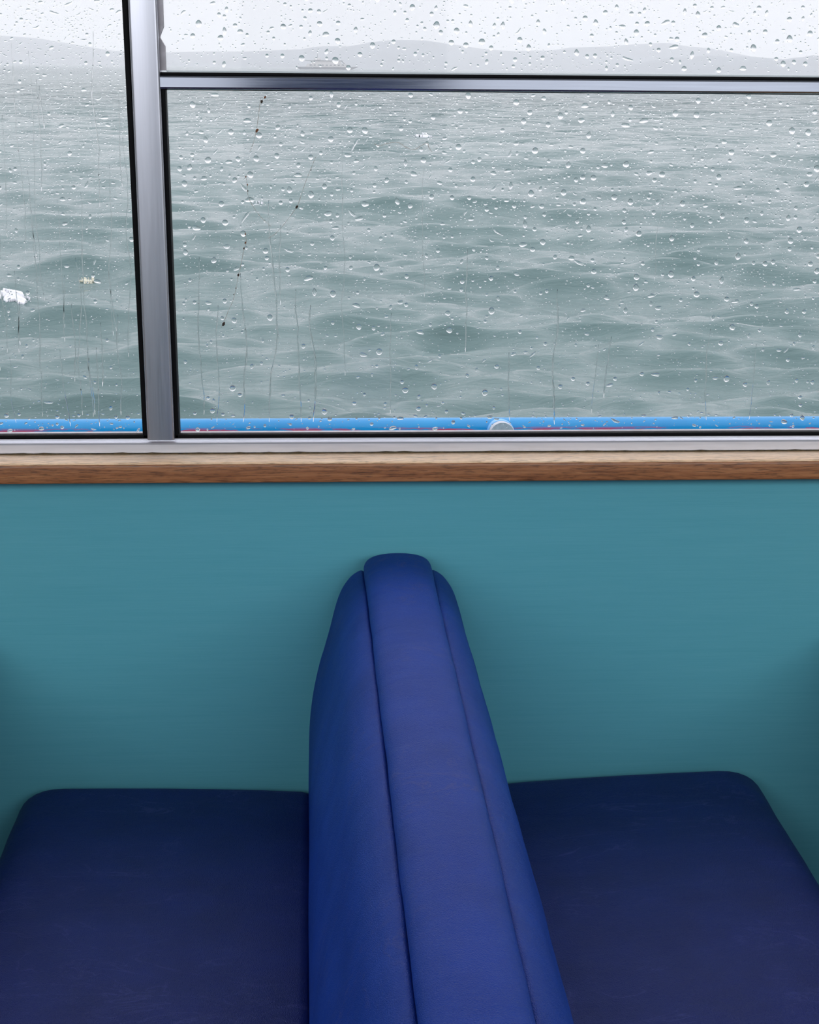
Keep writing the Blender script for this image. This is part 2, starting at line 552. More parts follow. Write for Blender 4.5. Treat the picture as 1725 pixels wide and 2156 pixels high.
def loft(name, prof, mat, parent, y0, y1, r0, r1, ny=70, wob=0.0, seed=0, closed=False, flare=0.0, shear=0.0):
    """open profile (x,z) swept along -y from y0 to y1; ends rolled inwards over radius r0 / r1"""
    prof = np.asarray(prof, float)
    tan = np.gradient(prof, axis=0)
    if closed:
        tan = np.roll(prof, -1, 0) - np.roll(prof, 1, 0)
    nrm = np.stack([-tan[:, 1], tan[:, 0]], 1)
    nrm /= np.linalg.norm(nrm, axis=1)[:, None] + 1e-12
    st = []
    for k in range(9):
        a = math.pi / 2 * k / 8
        st.append((y0 - r0 * (1 - math.cos(a)), r0 * (1 - math.sin(a))))
    ys = np.linspace(y0 - r0, y1 + r1, ny)[1:-1]
    st += [(y, 0.0) for y in ys]
    for k in range(8, -1, -1):
        a = math.pi / 2 * k / 8
        st.append((y1 + r1 * (1 - math.cos(a)), r1 * (1 - math.sin(a))))
    rr = np.random.RandomState(seed)
    ph = rr.rand(8) * 6.28
    vs, fs = [], []
    n = len(prof)
    for (y, off) in st:
        w = wob * (math.sin(y * 17 + ph[0]) + 0.6 * math.sin(y * 41 + ph[1]) + 0.4 * math.sin(y * 73 + ph[2]))
        q = prof - nrm * (off - w)[..., None] if False else prof - nrm * (off - w)
        for p in q:
            fl = 1 + flare * max(-0.05, 1 + y) * min(1.0, max(0.0, (0.095 - abs(p[0] - XC)) / 0.05))
            vs.append((XC + (p[0] - XC) * fl - shear * y, y, p[1]))
    m = n if closed else n - 1
    for i in range(len(st) - 1):
        for k in range(m):
            k2 = (k + 1) % n
            fs.append((i * n + k, i * n + k2, (i + 1) * n + k2, (i + 1) * n + k))
    fs.append(tuple(range(n - 1, -1, -1)))
    fs.append(tuple((len(st) - 1) * n + k for k in range(n)))
    me = mesh_from(name, vs, fs)
    bm = bmesh.new(); bm.from_mesh(me)
    bmesh.ops.recalc_face_normals(bm, faces=bm.faces)
    bm.to_mesh(me); bm.free()
    o = link(name, me, mat, parent, smooth=True)
    me.set_sharp_from_angle(angle=math.radians(60))
    return o

backrest = tag(empty('backrest', (XC, -0.75, 0.47)))
backrest.parent = bench
backrest.matrix_parent_inverse = bench.matrix_world.inverted()
half = [(0.0360, 0.7640), (0.0390, 0.7715), (0.0399, 0.7775), (0.0390, 0.7842), (0.0347, 0.7905), (0.0265, 0.7952), (0.0140, 0.7980), (0.0, 0.7988)]
cap = [(XC - h, z) for h, z in half] + [(XC + h, z) for h, z in half[-2::-1]]
loft('border_strip', catmull(cap, 4), VINYL, backrest, Y_WALL, Y_END, 0.026, 0.05, 90, 0.0003, 1, flare=0.085, shear=0.0052)
side = [(0.0340, 0.7600), (0.0382, 0.7705), (0.0425, 0.7742), (0.0490, 0.7715), (0.0580, 0.7640), (0.0690, 0.7480), (0.0775, 0.7260), (0.0860, 0.6960),
        (0.0945, 0.6700), (0.1015, 0.6470), (0.1100, 0.6080), (0.1148, 0.5680), (0.1165, 0.5200), (0.1165, 0.4300)]
for s in (-1, 1):
    wide = -0.0010 if s < 0 else 0.0015
    pr = [(XC + s * (h + wide * min(1, max(0, (0.72 - z) / 0.12))), z) for h, z in (side if s < 0 else side[::-1])]
    pr = catmull(pr, 4)
    # close through the middle of the backrest
    inner = [(XC + s * 0.006, 0.43), (XC + s * 0.006, 0.755)]
    if s < 0:
        pr = np.vstack([pr[::-1], np.array(inner[1:])]) if False else np.vstack([pr[::-1], [(XC - 0.012, 0.757)]])
    else:
        pr = np.vstack([pr[::-1], [(XC + 0.012, 0.757)]]) if False else np.vstack([[(XC + 0.012, 0.757)], pr[::-1]])
    o = loft('side_panel', pr, VINYL, backrest, Y_WALL + 0.0, Y_END, 0.020, 0.05, 90, 0.0004, 3 + s, flare=0.085, shear=0.0052)

def cushion(s, x_in, z_in, x_out, z_out, rr, name):
    """seat cushion: inner edge at the backrest, rounded front edge at x_out"""
    pts = [(x_in, z_in - 0.09), (x_in, z_in - 0.012), (x_in + s * 0.004, z_in - 0.003), (x_in + s * 0.014, z_in)]
    for t in (0.2, 0.4, 0.6, 0.8):
        xa = x_in + (x_out - s * rr - x_in) * t
        pts.append((xa, z_in + (z_out - z_in) * t + 0.002 * math.sin(math.pi * t)))
    for k in range(0, 9):
        a = math.radians(90 - 90 * k / 8)
        pts.append((x_out - s * rr + s * rr * math.cos(a) ** 0.85, z_out - rr * 0.82 + rr * 0.82 * math.sin(a) ** 0.85))
    pts.append((x_out, z_out - 0.085))
    pts.append((x_out - s * 0.012, z_out - 0.105))
    pts.append((x_in + s * 0.01, z_in - 0.105))
    if s > 0:
        pass
    else:
        pts = pts[::-1]
    pr = np.array(pts)
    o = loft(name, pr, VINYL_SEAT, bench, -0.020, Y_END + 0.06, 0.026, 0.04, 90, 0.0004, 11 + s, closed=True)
    return o
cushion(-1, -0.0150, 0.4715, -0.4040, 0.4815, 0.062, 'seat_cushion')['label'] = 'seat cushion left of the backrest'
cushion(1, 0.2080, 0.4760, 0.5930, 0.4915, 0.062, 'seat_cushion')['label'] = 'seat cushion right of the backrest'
boxes('seat_base', [(-0.36, 0.555, Y_END + 0.10, -0.005, 0.0, 0.372)], NAVY, bench, bevel=0.006)

# ---- wall tables on both sides, just outside the frame
def table(x0, x1, label):
    t = tag(empty('wall_table', ((x0 + x1) / 2, -0.5, 0.0)), label, 'table')
    boxes('table_top', [(x0, x1, -1.0, -0.001, 0.655, 0.685)], WOOD, t, bevel=0.004)
    xm = (x0 + x1) / 2
    boxes('pedestal', [(xm - 0.03, xm + 0.03, -0.80, -0.74, 0.02, 0.655)], ALU_V, t, bevel=0.004)
    boxes('foot', [(xm - 0.16, xm + 0.16, -0.93, -0.61, 0.0, 0.02)], ALU_V, t, bevel=0.004)
table(-0.93, -0.445, 'teak wall table beside the left seat cushion')
table(0.695, 1.16, 'teak wall table beside the right seat cushion')

# ================================================================== OUTSIDE: DECK AND RAIL
boxes('floor_side_deck', [(-6, 6, 0.035, 0.80, -0.08, -0.02)], DECK, kind='structure')
boxes('wall_hull', [(-6, 6, 0.0, 0.80, -2.4, -0.08)], SHIP_W, kind='structure')
rail = tag(empty('deck_rail', (0.15, 0.60, -0.02)), 'blue painted pipe rail outside below the window glass', 'rail')
RY, RZ, RR = 0.60, 0.8092, 0.0300
me = tube_mesh('rail_pipe', [(x, 0, 0) for x in np.linspace(-3.2, 3.2, 40)], RR, 28)
o = link('rail_pipe', me, RAILM, rail, smooth=True)
o.location = (RY * 0 + 0.0, RY, RZ)
me.set_sharp_from_angle(angle=math.radians(60))
for x in (-2.4, -1.1, 1.6, 2.8):
    o = link('stanchion', tube_mesh('stanchion', [(x, RY, -0.02), (x, RY, RZ - 0.02)], 0.018, 16), RAILM, rail, smooth=True)
sx = 0.2950
me = tube_mesh('grey_stub', [(sx, RY - 0.057, RZ + 0.0140), (sx, RY - 0.055, RZ + 0.0140), (sx, RY - 0.002, RZ + 0.0080)], [0.0200, 0.0210, 0.0200], 32)
o = link('grey_stub', me, GREY_CAP, rail, smooth=True); me.set_sharp_from_angle(angle=math.radians(40))
o['label'] = 'bare grey pipe stub on the rail'
me = tube_mesh('weld_collar', [(sx, RY - 0.040, RZ + 0.0125), (sx, RY - 0.032, RZ + 0.0115), (sx, RY - 0.006, RZ + 0.0060)], [0.0212, 0.0228, 0.0235], 32)
o = link('weld_collar', me, RAIL_RING, rail, smooth=True)

# ================================================================== SEA, HILLS, HAZE
TILT = -0.0045           # the boat lists slightly, so the sea runs down to the right
SEA_Z = -1.55
def sea_level(x):
    return SEA_Z + TILT * x
rs = np.random.RandomState(8)
NR, NC = 740, 1160
dist = 8.5 * (520 / 8.5) ** (np.arange(NR) / (NR - 1))
az = np.radians(np.concatenate([np.linspace(-46, -17, 220, endpoint=False), np.linspace(-17, 24, 720), np.linspace(24, 48, 221)[1:]]))
DD, AZ = np.meshgrid(dist, az, indexing='ij')
SXg = DD * np.tan(AZ)
SYg = DD - 2.0
spacing = DD * (math.log(520 / 8.5) / (NR - 1))
Zg = np.zeros_like(SXg)
DXg = np.zeros_like(SXg)
DYg = np.zeros_like(SXg)
for i in range(120):
    lam = 0.20 * (6.0 / 0.20) ** (rs.rand())
    th = math.radians(rs.normal(-94, 21))
    k = 2 * math.pi / lam
    slope = 0.052 if lam < 0.6 else (0.064 if lam < 1.6 else 0.030)
    amp = slope / k
    p = k * (SXg * math.cos(th) + SYg * math.sin(th)) + rs.rand() * 6.283
    wgt = np.clip((lam / spacing - 2.0) / 3.0, 0, 1)
    Zg += amp * wgt * np.cos(p)
    q = 0.75
    DXg -= q * amp * wgt * math.cos(th) * np.sin(p)
    DYg -= q * amp * wgt * math.sin(th) * np.sin(p)
SX2, SY2 = SXg + DXg, SYg + DYg
verts = np.stack([SX2, SY2, Zg + SEA_Z + TILT * SX2], -1).reshape(-1, 3)
idx = np.arange(NR * NC).reshape(NR, NC)
quads = np.stack([idx[:-1, :-1], idx[:-1, 1:], idx[1:, 1:], idx[1:, :-1]], -1).reshape(-1, 4)
me = bpy.data.meshes.new('sea')
me.vertices.add(len(verts)); me.vertices.foreach_set('co', verts.ravel())
me.loops.add(quads.size); me.loops.foreach_set('vertex_index', quads.ravel().astype(np.int32))
me.polygons.add(len(quads)); me.polygons.foreach_set('loop_start', np.arange(0, quads.size, 4, dtype=np.int32))
me.polygons.foreach_set('loop_total', np.full(len(quads), 4, dtype=np.int32))
me.update(calc_edges=True)
link('sea', me, SEA, kind='structure', smooth=True)
# open water all round and to the horizon, a little below the chop
def wave_sheet(name, x0, x1, y0, y1, nx, ny, drop, amp):
    vs = []
    for j in range(ny + 1):
        for i in range(nx + 1):
            x = x0 + (x1 - x0) * i / nx
            y = y0 + (y1 - y0) * (j / ny) ** 2
            vs.append((x, y, sea_level(x) - drop + amp * rs.normal()))
    fs = [(j * (nx + 1) + i, j * (nx + 1) + i + 1, (j + 1) * (nx + 1) + i + 1, (j + 1) * (nx + 1) + i) for j in range(ny) for i in range(nx)]
    link(name, mesh_from(name, vs, fs), SEA, kind='structure', smooth=True)
wave_sheet('sea_far', -6000, 6000, 0.9, 9000, 40, 60, 0.35, 0.0)

def ridge(name, prof, D, depth, mat):
    """a hill range: crest line (x, height) at distance D, sloping to the water in front and behind"""
    rr = np.random.RandomState(int(D))
    xs = np.linspace(prof[0][0], prof[-1][0], 220)
    hs = np.interp(xs, [p[0] for p in prof], [p[1] for p in prof])
    hs = hs + np.convolve(rr.normal(0, 1.2, len(xs)), np.ones(5) / 5, 'same')
    rows = [(-1.0, 0.0), (-0.7, 0.30), (-0.45, 0.62), (-0.2, 0.9), (0.0, 1.0), (0.4, 0.7), (1.0, 0.0)]
    vs, fs = [], []
    for (dy, fr) in rows:
        for i, x in enumerate(xs):
            wig = 0.06 * math.sin(i * 0.35 + dy * 7) * (1 - abs(dy)) if 0 < fr < 1 else 0
            vs.append((x, D + dy * depth, sea_level(x) - 1.0 + max(0.0, hs[i]) * (fr + wig)))
    n = len(xs)
    for j in range(len(rows) - 1):
        for i in range(n - 1):
            fs.append((j * n + i, j * n + i + 1, (j + 1) * n + i + 1, (j + 1) * n + i))
    link(name, mesh_from(name, vs, fs), mat, kind='structure', smooth=True)
# crest lines read off at a range of 3400 m and 2700 m
ridge('hill', [(-2500, 40), (-1400, 66), (-675, 57), (-560, 50), (-420, 28), (-310, 26), (-160, 30), (-35, 36), (0, 43), (70, 44), (100, 51), (160, 57),
               (215, 57), (280, 49), (340, 41), (380, 38), (470, 40), (510, 46), (590, 50), (650, 55), (715, 59), (760, 53), (815, 48), (870, 36), (930, 22), (1500, 10), (2500, 0)],
      3400, 420, HILL)
ridge('hill', [(430, 0), (520, 14), (560, 22), (640, 29), (700, 28), (760, 24), (810, 30), (900, 30), (1100, 40), (1600, 50), (2200, 30)],
      2700, 300, HILL)

# misty rain over the water: one body of thin haze
hz = bpy.data.materials.new('sea_mist')
hz.use_nodes = True
nt = hz.node_tree
nt.nodes.clear()
out = nt.nodes.new('ShaderNodeOutputMaterial')
vs_ = node(nt, 'ShaderNodeVolumeScatter')
vs_.inputs['Color'].default_value = (0.970, 0.978, 1.0, 1)
vs_.inputs['Density'].default_value = 0.00042
vs_.inputs['Anisotropy'].default_value = 0.0
nt.links.new(vs_.outputs[0], out.inputs['Volume'])
o = boxes('haze', [(-9000, 9000, 30, 9500, -60, 140)], hz, kind='stuff')
tag(o, 'thin grey rain mist hanging over the sea and hills', 'haze')

# ferry far off in the mist
FD = 1500.0
def sea_at(px_x):
    return sea_level(px_x)
fx = 7.0
ferry = tag(empty('ferry', (fx, FD, sea_level(fx))), 'pale passenger ferry far off in the mist below the hills', 'ferry')
z0 = sea_level(fx)
hull = [(fx - 27, z0 + 2.2), (fx - 24, z0), (fx + 23, z0), (fx + 29, z0 + 2.6), (fx + 22, z0 + 2.2)]
prism('hull', hull, 'y', FD - 5, FD + 5, SHIP_D, ferry)
prism('main_deck_house', [(fx - 19, z0 + 2.2), (fx + 18, z0 + 2.2), (fx + 17, z0 + 5.0), (fx - 17, z0 + 5.0)], 'y', FD - 4.6, FD + 4.6, SHIP_W, ferry)
boxes('upper_deck_house', [(fx - 14, fx + 13, FD - 4, FD + 4, z0 + 5.0, z0 + 7.4)], SHIP_W, ferry, bevel=0.3)
boxes('boat_deck_roof', [(fx - 19, fx + 14.5, FD - 4.6, FD + 4.6, z0 + 7.4, z0 + 7.9)], SHIP_D, ferry, bevel=0.1)
boxes('wheelhouse', [(fx - 11, fx - 5, FD - 3, FD + 3, z0 + 7.9, z0 + 10.0)], SHIP_W, ferry, bevel=0.2)
link('mast', tube_mesh('mast', [(fx - 8, FD, z0 + 10), (fx - 8, FD, z0 + 14)], 0.15, 8), SHIP_D, ferry)
for i in range(9):
    boxes('window', [(fx - 15 + i * 3.6, fx - 13.2 + i * 3.6, FD - 4.75, FD - 4.4, z0 + 3.3, z0 + 4.3)], SHIP_D, ferry)
link('stay', tube_mesh('stay', [(fx + 13.5, FD - 4, z0 + 7.6), (fx + 19, FD - 4, z0 + 2.6)], 0.35, 8), SHIP_D, ferry)

# foam on the wave tops: lacy patches that follow the water surface
SEA_P = verts.reshape(NR, NC, 3)
def foam(name, x, y, lx, ly, h, seed, mat, label, cat):
    rr = np.random.RandomState(seed)
    ph = rr.rand(6) * 6.283
    # settle on the nearest wave face turned towards the boat
    near = (np.abs(SEA_P[1:-1, :, 0] - x) < 0.5 * lx) & (np.abs(SEA_P[1:-1, :, 1] - y) < 0.9)
    rise = (SEA_P[2:, :, 2] - SEA_P[:-2, :, 2]) / np.maximum(1e-3, SEA_P[2:, :, 1] - SEA_P[:-2, :, 1])
    j, i = np.unravel_index(np.argmax(np.where(near, rise, -9)), rise.shape)
    y = SEA_P[j + 1, i, 1]
    local = SEA_P[(np.abs(SEA_P[..., 0] - x) < 3 * lx + 0.3) & (np.abs(SEA_P[..., 1] - y) < 2 * ly + 1.0)]
    NU, NV = 84, 40
    us, vv = np.meshgrid(np.linspace(-1.25, 1.25, NU), np.linspace(-1.25, 1.25, NV), indexing='xy')
    lace = (0.20 * np.sin(5 * us + 3 * vv + ph[0]) + 0.18 * np.sin(9 * us - 4 * vv + ph[1]) + 0.16 * np.sin(17 * us + 5 * vv + ph[2])
            + 0.14 * np.sin(13 * vv + 6 * us + ph[3]) + 0.10 * np.sin(29 * us - 11 * vv + ph[4]) + 0.10 * rr.normal(0, 1, us.shape))
    inside = (us * us + vv * vv + lace) < 0.62
    vs, fs, ids = [], [], {}
    def vid(j, i):
        if (j, i) not in ids:
            px_, py_ = x + us[j, i] * lx, y + vv[j, i] * ly
            dd = ((local[:, 0] - px_) ** 2 + (local[:, 1] - py_) ** 2)
            nb = np.argsort(dd)[:4]
            w = 1 / (dd[nb] + 1e-4)
            d = min(1.0, us[j, i] ** 2 + vv[j, i] ** 2)
            ids[(j, i)] = len(vs)
            vs.append((px_, py_, float((local[nb, 2] * w).sum() / w.sum()) + h * (0.3 + 0.7 * (1 - d))))
        return ids[(j, i)]
    for j, i in np.argwhere(inside[:-1, :-1] & inside[1:, 1:]):
        fs.append((vid(j, i), vid(j, i + 1), vid(j + 1, i + 1), vid(j + 1, i)))
    me = mesh_from(name, vs, fs)
    bm = bmesh.new(); bm.from_mesh(me)
    ext = bmesh.ops.extrude_face_region(bm, geom=bm.faces[:])
    for q in ext['geom']:
        if isinstance(q, bmesh.types.BMVert):
            q.co.z -= h + 0.02
    bmesh.ops.recalc_face_normals(bm, faces=bm.faces)
    bm.to_mesh(me); bm.free()
    o = link(name, me, mat, kind='stuff', smooth=True)
    tag(o, label, cat)
    return o
foam('whitecap', -3.68, 17.8, 0.20, 0.19, 0.04, 3, FOAM, 'white splash of foam on a wave beyond the left window', 'foam')
foam('foam_patch', -3.35, 20.56, 0.15, 0.12, 0.03, 4, FOAM_Y, 'small yellowish patch of foam afloat beyond the left window', 'foam')
foam('whitecap', 4.67, 70.6, 0.45, 0.80, 0.04, 5, FOAM, 'thin distant whitecap seen through the lower pane under the crossbar', 'foam')
foam('whitecap', -1.36, 33.2, 0.18, 0.45, 0.03, 6, FOAM, 'small whitecap beyond the curved cobweb thread on the lower pane', 'foam')

# ================================================================== RAIN ON THE GLASS
YO = YG + 0.00405          # outer face of the panes
rd = random.Random(2024)
# trickles running down the glass
TRAIL = []
def trickle(x, z_top, length, w, seed, label, group):
    rr = random.Random(seed)
    n = max(10, int(length / 0.006))
    vs, fs = [], []
    cx, drift = x, 0.0
    hs = [(-1, 0), (-0.62, 0.72), (0, 1.0), (0.62, 0.72), (1, 0)]
    for i in range(n + 1):
        t = i / n
        drift = drift * 0.72 + rr.uniform(-0.0006, 0.0006) - (cx - x) * 0.02
        cx += drift
        ww = w * (0.55 + 0.45 * rr.random()) * (0.25 + 0.75 * min(1, t * 6)) * min(1.0, 0.3 + (1 - t) * 9)
        z = z_top - length * t
        TRAIL.append((cx, z, ww))
        for (a, h) in hs:
            vs.append((cx + a * ww, YO + h * ww * 0.22, z))
    m = len(hs)
    for i in range(n):
        for k in range(m):
            k2 = (k + 1) % m
            fs.append((i * m + k, i * m + k2, (i + 1) * m + k2, (i + 1) * m + k))
    fs.append(tuple(range(m - 1, -1, -1)))
    fs.append(tuple(n * m + k for k in range(m)))
    me = mesh_from('water_trickle', vs, fs)
    bm = bmesh.new(); bm.from_mesh(me)
    bmesh.ops.recalc_face_normals(bm, faces=bm.faces)
    bm.to_mesh(me); bm.free()
    me.shade_smooth()
    o = link('water_trickle', me, WATER)
    tag(o, label, 'trickle', group)
ORD = ('First second third fourth fifth sixth seventh eighth ninth tenth eleventh twelfth thirteenth fourteenth fifteenth sixteenth seventeenth '
       'eighteenth nineteenth twentieth twenty-first twenty-second twenty-third twenty-fourth twenty-fifth twenty-sixth twenty-seventh '
       'twenty-eighth twenty-ninth thirtieth').lower().split()
for i in range(30):
    x = -0.425 + 0.19 * (i + rd.random()) / 30
    top = rd.uniform(1.02, 1.44)
    trickle(x, top, min(rd.uniform(0.05, 0.30), top - rd.uniform(0.949, 0.975)), rd.uniform(0.0004, 0.0009), 100 + i,
            ORD[29 - i] + ' thin rain trickle counting leftwards from the post on the left window', 'trickles on the left window')
for i, (px_, top, ln, w) in enumerate([(-0.150, 1.17, 0.20, 0.8), (-0.128, 1.11, 0.15, 0.7), (-0.100, 1.15, 0.19, 1.0), (-0.062, 1.24, 0.28, 1.0), (-0.048, 1.21, 0.10, 0.8),
                                       (-0.030, 1.13, 0.17, 1.0), (-0.012, 1.11, 0.15, 1.3), (0.028, 1.30, 0.28, 0.6), (0.090, 1.10, 0.13, 0.7), (0.130, 1.28, 0.16, 0.5),
                                       (0.185, 1.18, 0.13, 0.8), (0.240, 1.05, 0.09, 0.8), (0.300, 1.13, 0.175, 1.1), (0.355, 1.06, 0.09, 0.6), (0.372, 1.07, 0.08, 1.0),
                                       (0.430, 1.24, 0.10, 0.5), (0.500, 1.08, 0.12, 0.7), (0.560, 1.06, 0.10, 0.6)]):
    trickle(px_, top, ln, w * 0.001, 300 + i, ORD[i] + ' thin rain trickle counting rightwards from the post on the lower pane', 'trickles on the lower pane')

def drop_mesh(name, rings, seg, shape, rr, H=0.46):
    """a bead of water of unit half-width lying on the plane y=0, bulging to +y"""
    ph = [rr.random() * 6.283 for _ in range(4)]
    lob = 0.0
    a_x, a_z, ang, bend, point = 1.0, 1.0, 0.0, 0.0, 0.0
    if shape == 'round':
        a_x, a_z, lob, point = rr.uniform(0.88, 1.0), rr.uniform(0.95, 1.12), 0.04, rr.uniform(0, 0.18)
    elif shape == 'tear':
        a_x, a_z, lob, point = rr.uniform(0.72, 0.85), rr.uniform(1.1, 1.35), 0.05, rr.uniform(0.25, 0.5)
    elif shape == 'wide':
        a_x, a_z, lob = rr.uniform(1.15, 1.45), rr.uniform(0.62, 0.8), 0.10
    else:
        a_x, a_z, lob, ang, bend = rr.uniform(1.5, 2.3), rr.uniform(0.38, 0.52), 0.16, rr.uniform(-0.9, 0.9), rr.uniform(-0.25, 0.25)
    def plan(t, rho):
        k = 1 + lob * math.sin(2 * t + ph[0]) + lob * 0.7 * math.sin(3 * t + ph[1]) + lob * 0.35 * math.sin(5 * t + ph[2])
        x, z = a_x * k * rho * math.cos(t), a_z * k * rho * math.sin(t)
        if point and z > 0:
            x *= 1 - point * min(1.0, z / a_z)
        z += bend * (x * x / a_x - 0.3)
        return x * math.cos(ang) - z * math.sin(ang), x * math.sin(ang) + z * math.cos(ang)
    hh = H * min(a_x, a_z)
    vs, fs = [], []
    cx, cz = plan(0, 0)
    vs.append((cx, hh, cz))
    for j in range(1, rings + 1):
        rho = math.sin(math.pi / 2 * j / rings)
        y = hh * (math.sqrt(max(0.0, 1.18 - rho * rho)) - math.sqrt(0.18)) / (math.sqrt(1.18) - math.sqrt(0.18))
        for k in range(seg):
            x, z = plan(2 * math.pi * k / seg, rho)
            vs.append((x, y, z))
    for k in range(seg):
        fs.append((0, 1 + (k + 1) % seg, 1 + k))
    for j in range(rings - 1):
        a, b2 = 1 + j * seg, 1 + (j + 1) * seg
        for k in range(seg):
            fs.append((a + k, a + (k + 1) % seg, b2 + (k + 1) % seg, b2 + k))
    back = tuple(1 + (rings - 1) * seg + k for k in range(seg))
    fs.append(back)
    me = mesh_from(name, vs, fs)
    bm = bmesh.new(); bm.from_mesh(me)
    bmesh.ops.recalc_face_normals(bm, faces=bm.faces)
    bm.to_mesh(me); bm.free()
    me.shade_smooth()
    me.set_sharp_from_angle(angle=math.radians(50))
    me.materials.append(WATER)
    return me

SHAPES = ['round', 'round', 'round', 'tear', 'wide', 'smear']
BIG = {s: [drop_mesh('raindrop', 6, 20, s, rd) for _ in range(6)] for s in ('round', 'tear', 'wide', 'smear')}

PXM = 0.000597             # metres on the glass per photograph pixel
drops = []                 # (pane, x, z, r, shape)
def rpick(weights):
    t = rd.random() * sum(w for _, w in weights)
    for s, w in weights:
        t -= w
        if t <= 0: return s
    return weights[-1][0]
GRID = {}
for (tx, tz, tw) in TRAIL:
    GRID.setdefault((int(tx / 0.006), int(tz / 0.006)), []).append((tx, tz, max(tw, 0.0016)))
def scatter(pane, n, x0, x1, z0, z1, rmin, rmax, pw, weights, dens=None):
    k = miss = 0
    while k < n:
        x, z = rd.uniform(x0, x1), rd.uniform(z0, z1)
        if dens and rd.random() > dens(x, z): continue
        r = (rmin + (rmax - rmin) * rd.random() ** pw) * PXM
        shp = rpick(weights)
        e = r * (1.7 if shp == 'smear' else 1.3)
        cell = (int(x / 0.006), int(z / 0.006))
        if any(math.hypot(x - q[0], z - q[1]) < e + q[2] for dx in (-2, -1, 0, 1, 2) for dz in (-2, -1, 0, 1, 2) for q in GRID.get((cell[0] + dx, cell[1] + dz), ())):
            miss += 1
            if miss > 40 * n: break
            continue
        GRID.setdefault(cell, []).append((x, z, e))
        drops.append((pane, x, z, r, shp))
        k += 1
XR = 0.66                  # rain is laid over the part of the panes in view and a step beyond
# upper right pane
scatter('upper', 600, -0.175, XR, 1.397, 1.500, 1.6, 7.4, 2.1, [('round', 6), ('tear', 2), ('wide', 1.2), ('smear', 0.7)])
scatter('upper', 950, -0.178, XR, 1.396, 1.500, 0.7, 2.0, 1.6, [('round', 5), ('tear', 1), ('wide', 1)])
# lower right pane: dense and splashy near the crossbar, thinner towards the bottom
def d_low(x, z):
    return 0.28 + 0.72 * min(1, max(0, (z - 1.02) / 0.25))
scatter('lower', 1500, -0.172, XR, 0.955, 1.368, 1.6, 7.0, 2.3, [('round', 6), ('tear', 1.6), ('wide', 2), ('smear', 0.6)], d_low)
scatter('lower', 300, -0.172, XR, 1.22, 1.368, 1.6, 4.2, 1.8, [('wide', 1), ('smear', 2)])
scatter('lower', 6300, -0.174, XR, 0.950, 1.370, 0.55, 1.9, 1.7, [('round', 5), ('wide', 1.5), ('tear', 0.6)], lambda x, z: 0.22 + 0.78 * min(1, max(0, (z - 1.0) / 0.3)))
# the foot of the window: larger flat beads over the blue rail
scatter('lower', 70, -0.172, XR, 0.950, 0.972, 2.2, 6.5, 1.8, [('wide', 3), ('smear', 2), ('round', 2)])
# left pane
scatter('left', 400, -0.44, -0.232, 0.955, 1.500, 1.6, 5.6, 2.6, [('round', 3), ('tear', 1), ('wide', 2), ('smear', 1.3)])
scatter('left', 360, -0.44, -0.232, 1.22, 1.500, 1.4, 3.6, 1.8, [('wide', 2), ('smear', 2.2)])
scatter('left', 2300, -0.44, -0.231, 0.950, 1.500, 0.55, 1.9, 1.7, [('round', 4), ('wide', 2), ('tear', 0.6)], lambda x, z: 0.2 + 0.8 * min(1, max(0, (z - 1.05) / 0.25)))
scatter('left', 22, -0.44, -0.232, 0.950, 0.972, 2.4, 6.0, 1.5, [('wide', 3), ('smear', 2), ('round', 2)])

order = sorted(range(len(drops)), key=lambda i: -drops[i][3])
big = set(order[:300])
def drop_label(pane, x, z, s, r):
    """what tells a drop apart: its shape and size, the pane, and what shows behind or beside it"""
    size = 'largest-size' if r > 5.0 * PXM else ('large' if r > 3.9 * PXM else 'middle-sized')
    shape = {'round': 'round', 'tear': 'tear-shaped', 'wide': 'wide oval', 'smear': 'smeared'}[s]
    if pane == 'left':
        where = 'left window ' + ('against the sky' if z > 1.43 else 'over the far water' if z > 1.25 else 'over the near waves' if z > 0.985 else 'over the blue rail')
    else:
        side = 'by the post' if x < 0.0 else ('above the backrest' if x < 0.22 else ('right of the backrest' if x < 0.42 else 'towards the right edge'))
        if pane == 'upper':
            where = 'upper pane ' + ('against the sky ' if z > 1.43 else 'just over the crossbar ') + side
        else:
            where = 'lower pane ' + ('under the crossbar ' if z > 1.26 else 'over the waves ' if z > 0.985 else 'over the blue rail ') + side
    return '%s %s raindrop on the %s' % (size, shape, where)
small_v, small_f, base = [], [], 0
PROTO_S = {s: [] for s in ('round', 'tear', 'wide', 'smear')}
for s in PROTO_S:
    for q in range(5):
        m = drop_mesh('small', 3, 10, s, rd)
        co = np.array([v.co[:] for v in m.vertices])
        PROTO_S[s].append((co, [tuple(p.vertices) for p in m.polygons]))
        bpy.data.meshes.remove(m)
first = {}
for i, (pane, x, z, r, s) in enumerate(drops):
    if i in big:
        me = rd.choice(BIG[s])
        o = bpy.data.objects.new('raindrop', me)
        COL.objects.link(o)
        o.location = (x, YO, z)
        o.scale = (r, r, r)
        o.rotation_euler = (0, rd.uniform(-0.3, 0.3), 0)
        tag(o, drop_label(pane, x, z, s, r), 'raindrop', 'raindrops on the window panes')
    else:
        co, fs = rd.choice(PROTO_S[s])
        a = rd.uniform(-0.4, 0.4)
        ca, sa = math.cos(a), math.sin(a)
        v = np.empty_like(co)
        v[:, 0] = x + r * (co[:, 0] * ca - co[:, 2] * sa)
        v[:, 1] = YO + r * co[:, 1]
        v[:, 2] = z + r * (co[:, 0] * sa + co[:, 2] * ca)
        small_v.append(v)
        small_f += [tuple(k + base for k in f) for f in fs]
        base += len(co)
me = mesh_from('fine_raindrops', np.vstack(small_v), small_f)
me.shade_smooth()
me.set_sharp_from_angle(angle=math.radians(50))
o = link('fine_raindrops', me, WATER, kind='stuff')
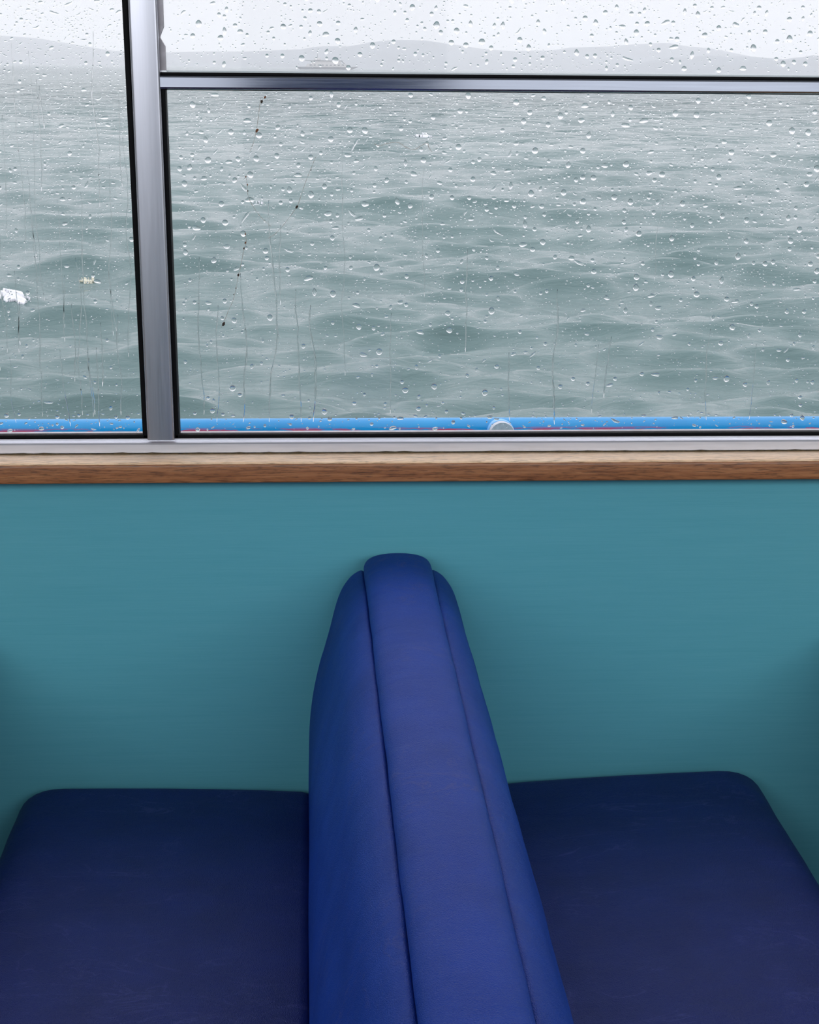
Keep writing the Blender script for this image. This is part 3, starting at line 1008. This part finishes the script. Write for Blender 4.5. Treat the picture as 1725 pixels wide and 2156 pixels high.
tag(o, 'thousands of fine raindrops speckling all the window panes', 'raindrops')

# old cobweb threads with specks of dirt, on the inside of the lower right pane
def speck(parent, x, z, r, mat, seed, ax=1.0, az=1.6, rot=0.3):
    rr = random.Random(seed)
    bm = bmesh.new()
    bmesh.ops.create_icosphere(bm, subdivisions=2, radius=1.0)
    for v in bm.verts:
        k = rr.uniform(0.75, 1.2)
        a, b2 = v.co.x * ax * k, v.co.z * az * k
        v.co = Vector((x + r * (a * math.cos(rot) + b2 * math.sin(rot)), YG - 0.0009 + v.co.y * r * 0.5, z + r * (b2 * math.cos(rot) - a * math.sin(rot))))
    me = bpy.data.meshes.new('dirt_speck'); bm.to_mesh(me); bm.free()
    return link('dirt_speck', me, mat, parent, smooth=True)
def g(px_, py_):            # a place on the inside of the lower pane, in metres
    d = _f * 3380 + _r * (px_ - 862.5) - _u * (py_ - 1078)
    t = (YG - 0.0009 - CAM.y) / d.y
    p = CAM + d * t
    return (p.x, p.y, p.z)
def thread(pts, label, specks, rad=0.00035):
    pts3 = [g(*p) for p in pts]
    c = catmull(pts3, 6)
    rr = random.Random(len(pts))
    rads = [rad * rr.uniform(0.4, 1.3) for _ in c]
    me = tube_mesh('cobweb_thread', c, rads, 6)
    t = link('cobweb_thread', me, SILK, smooth=True)
    tag(t, label, 'cobweb')
    for i, (px_, py_, r, mat, rot) in enumerate(specks):
        q = g(px_, py_)
        speck(t, q[0], q[2], r * PXM, mat, i + int(px_), rot=rot)
thread([(665, 330), (655, 355), (643, 385), (633, 415), (625, 436), (606, 462), (596, 475), (580, 492), (565, 502)],
       'pale cobweb thread slanting down the lower pane with one dark speck', [(625, 436, 2.4, DIRT, 0.6), (655, 358, 0.9, DIRT, 0.3)])
thread([(549, 207), (545, 238), (541, 268), (534, 300), (526, 320)], 'short cobweb thread under the crossbar with a rust-brown speck at its foot',
       [(551, 214, 2.3, DIRT, 0.2), (558, 205, 1.9, RUSTY, 0.8), (541, 275, 2.6, RUSTY, 0.6)])
thread([(517, 370), (521, 390), (521, 405), (527, 424), (540, 445), (552, 460), (570, 476)], 'curved cobweb thread with brown flecks at its upper end',
       [(518, 372, 1.2, RUSTY, 0.1), (521, 389, 1.3, RUSTY, 0.0), (522, 402, 1.1, DIRT, 0.0)])
thread([(516, 490), (519, 510), (514, 524), (508, 555), (502, 580), (497, 607), (491, 632), (483, 650), (474, 672), (466, 690)],
       'long cobweb thread beaded with dark dirt near the lower left of the pane',
       [(517, 493, 1.2, RUSTY, 0.2), (517, 511, 1.7, RUSTY, 0.4), (514, 523, 1.6, DIRT, 0.1), (502, 579, 2.0, DIRT, 0.4), (497, 607, 1.1, DIRT, 0.2), (492, 620, 0.9, DIRT, 0.1), (471, 682, 2.9, DIRT, 0.5)])
thread([(788, 303), (800, 307), (815, 302), (838, 300), (855, 310), (872, 315), (885, 308), (900, 301), (903, 310), (910, 320)],
       'wavering white scratch-like thread high in the middle of the lower pane', [], 0.00045)
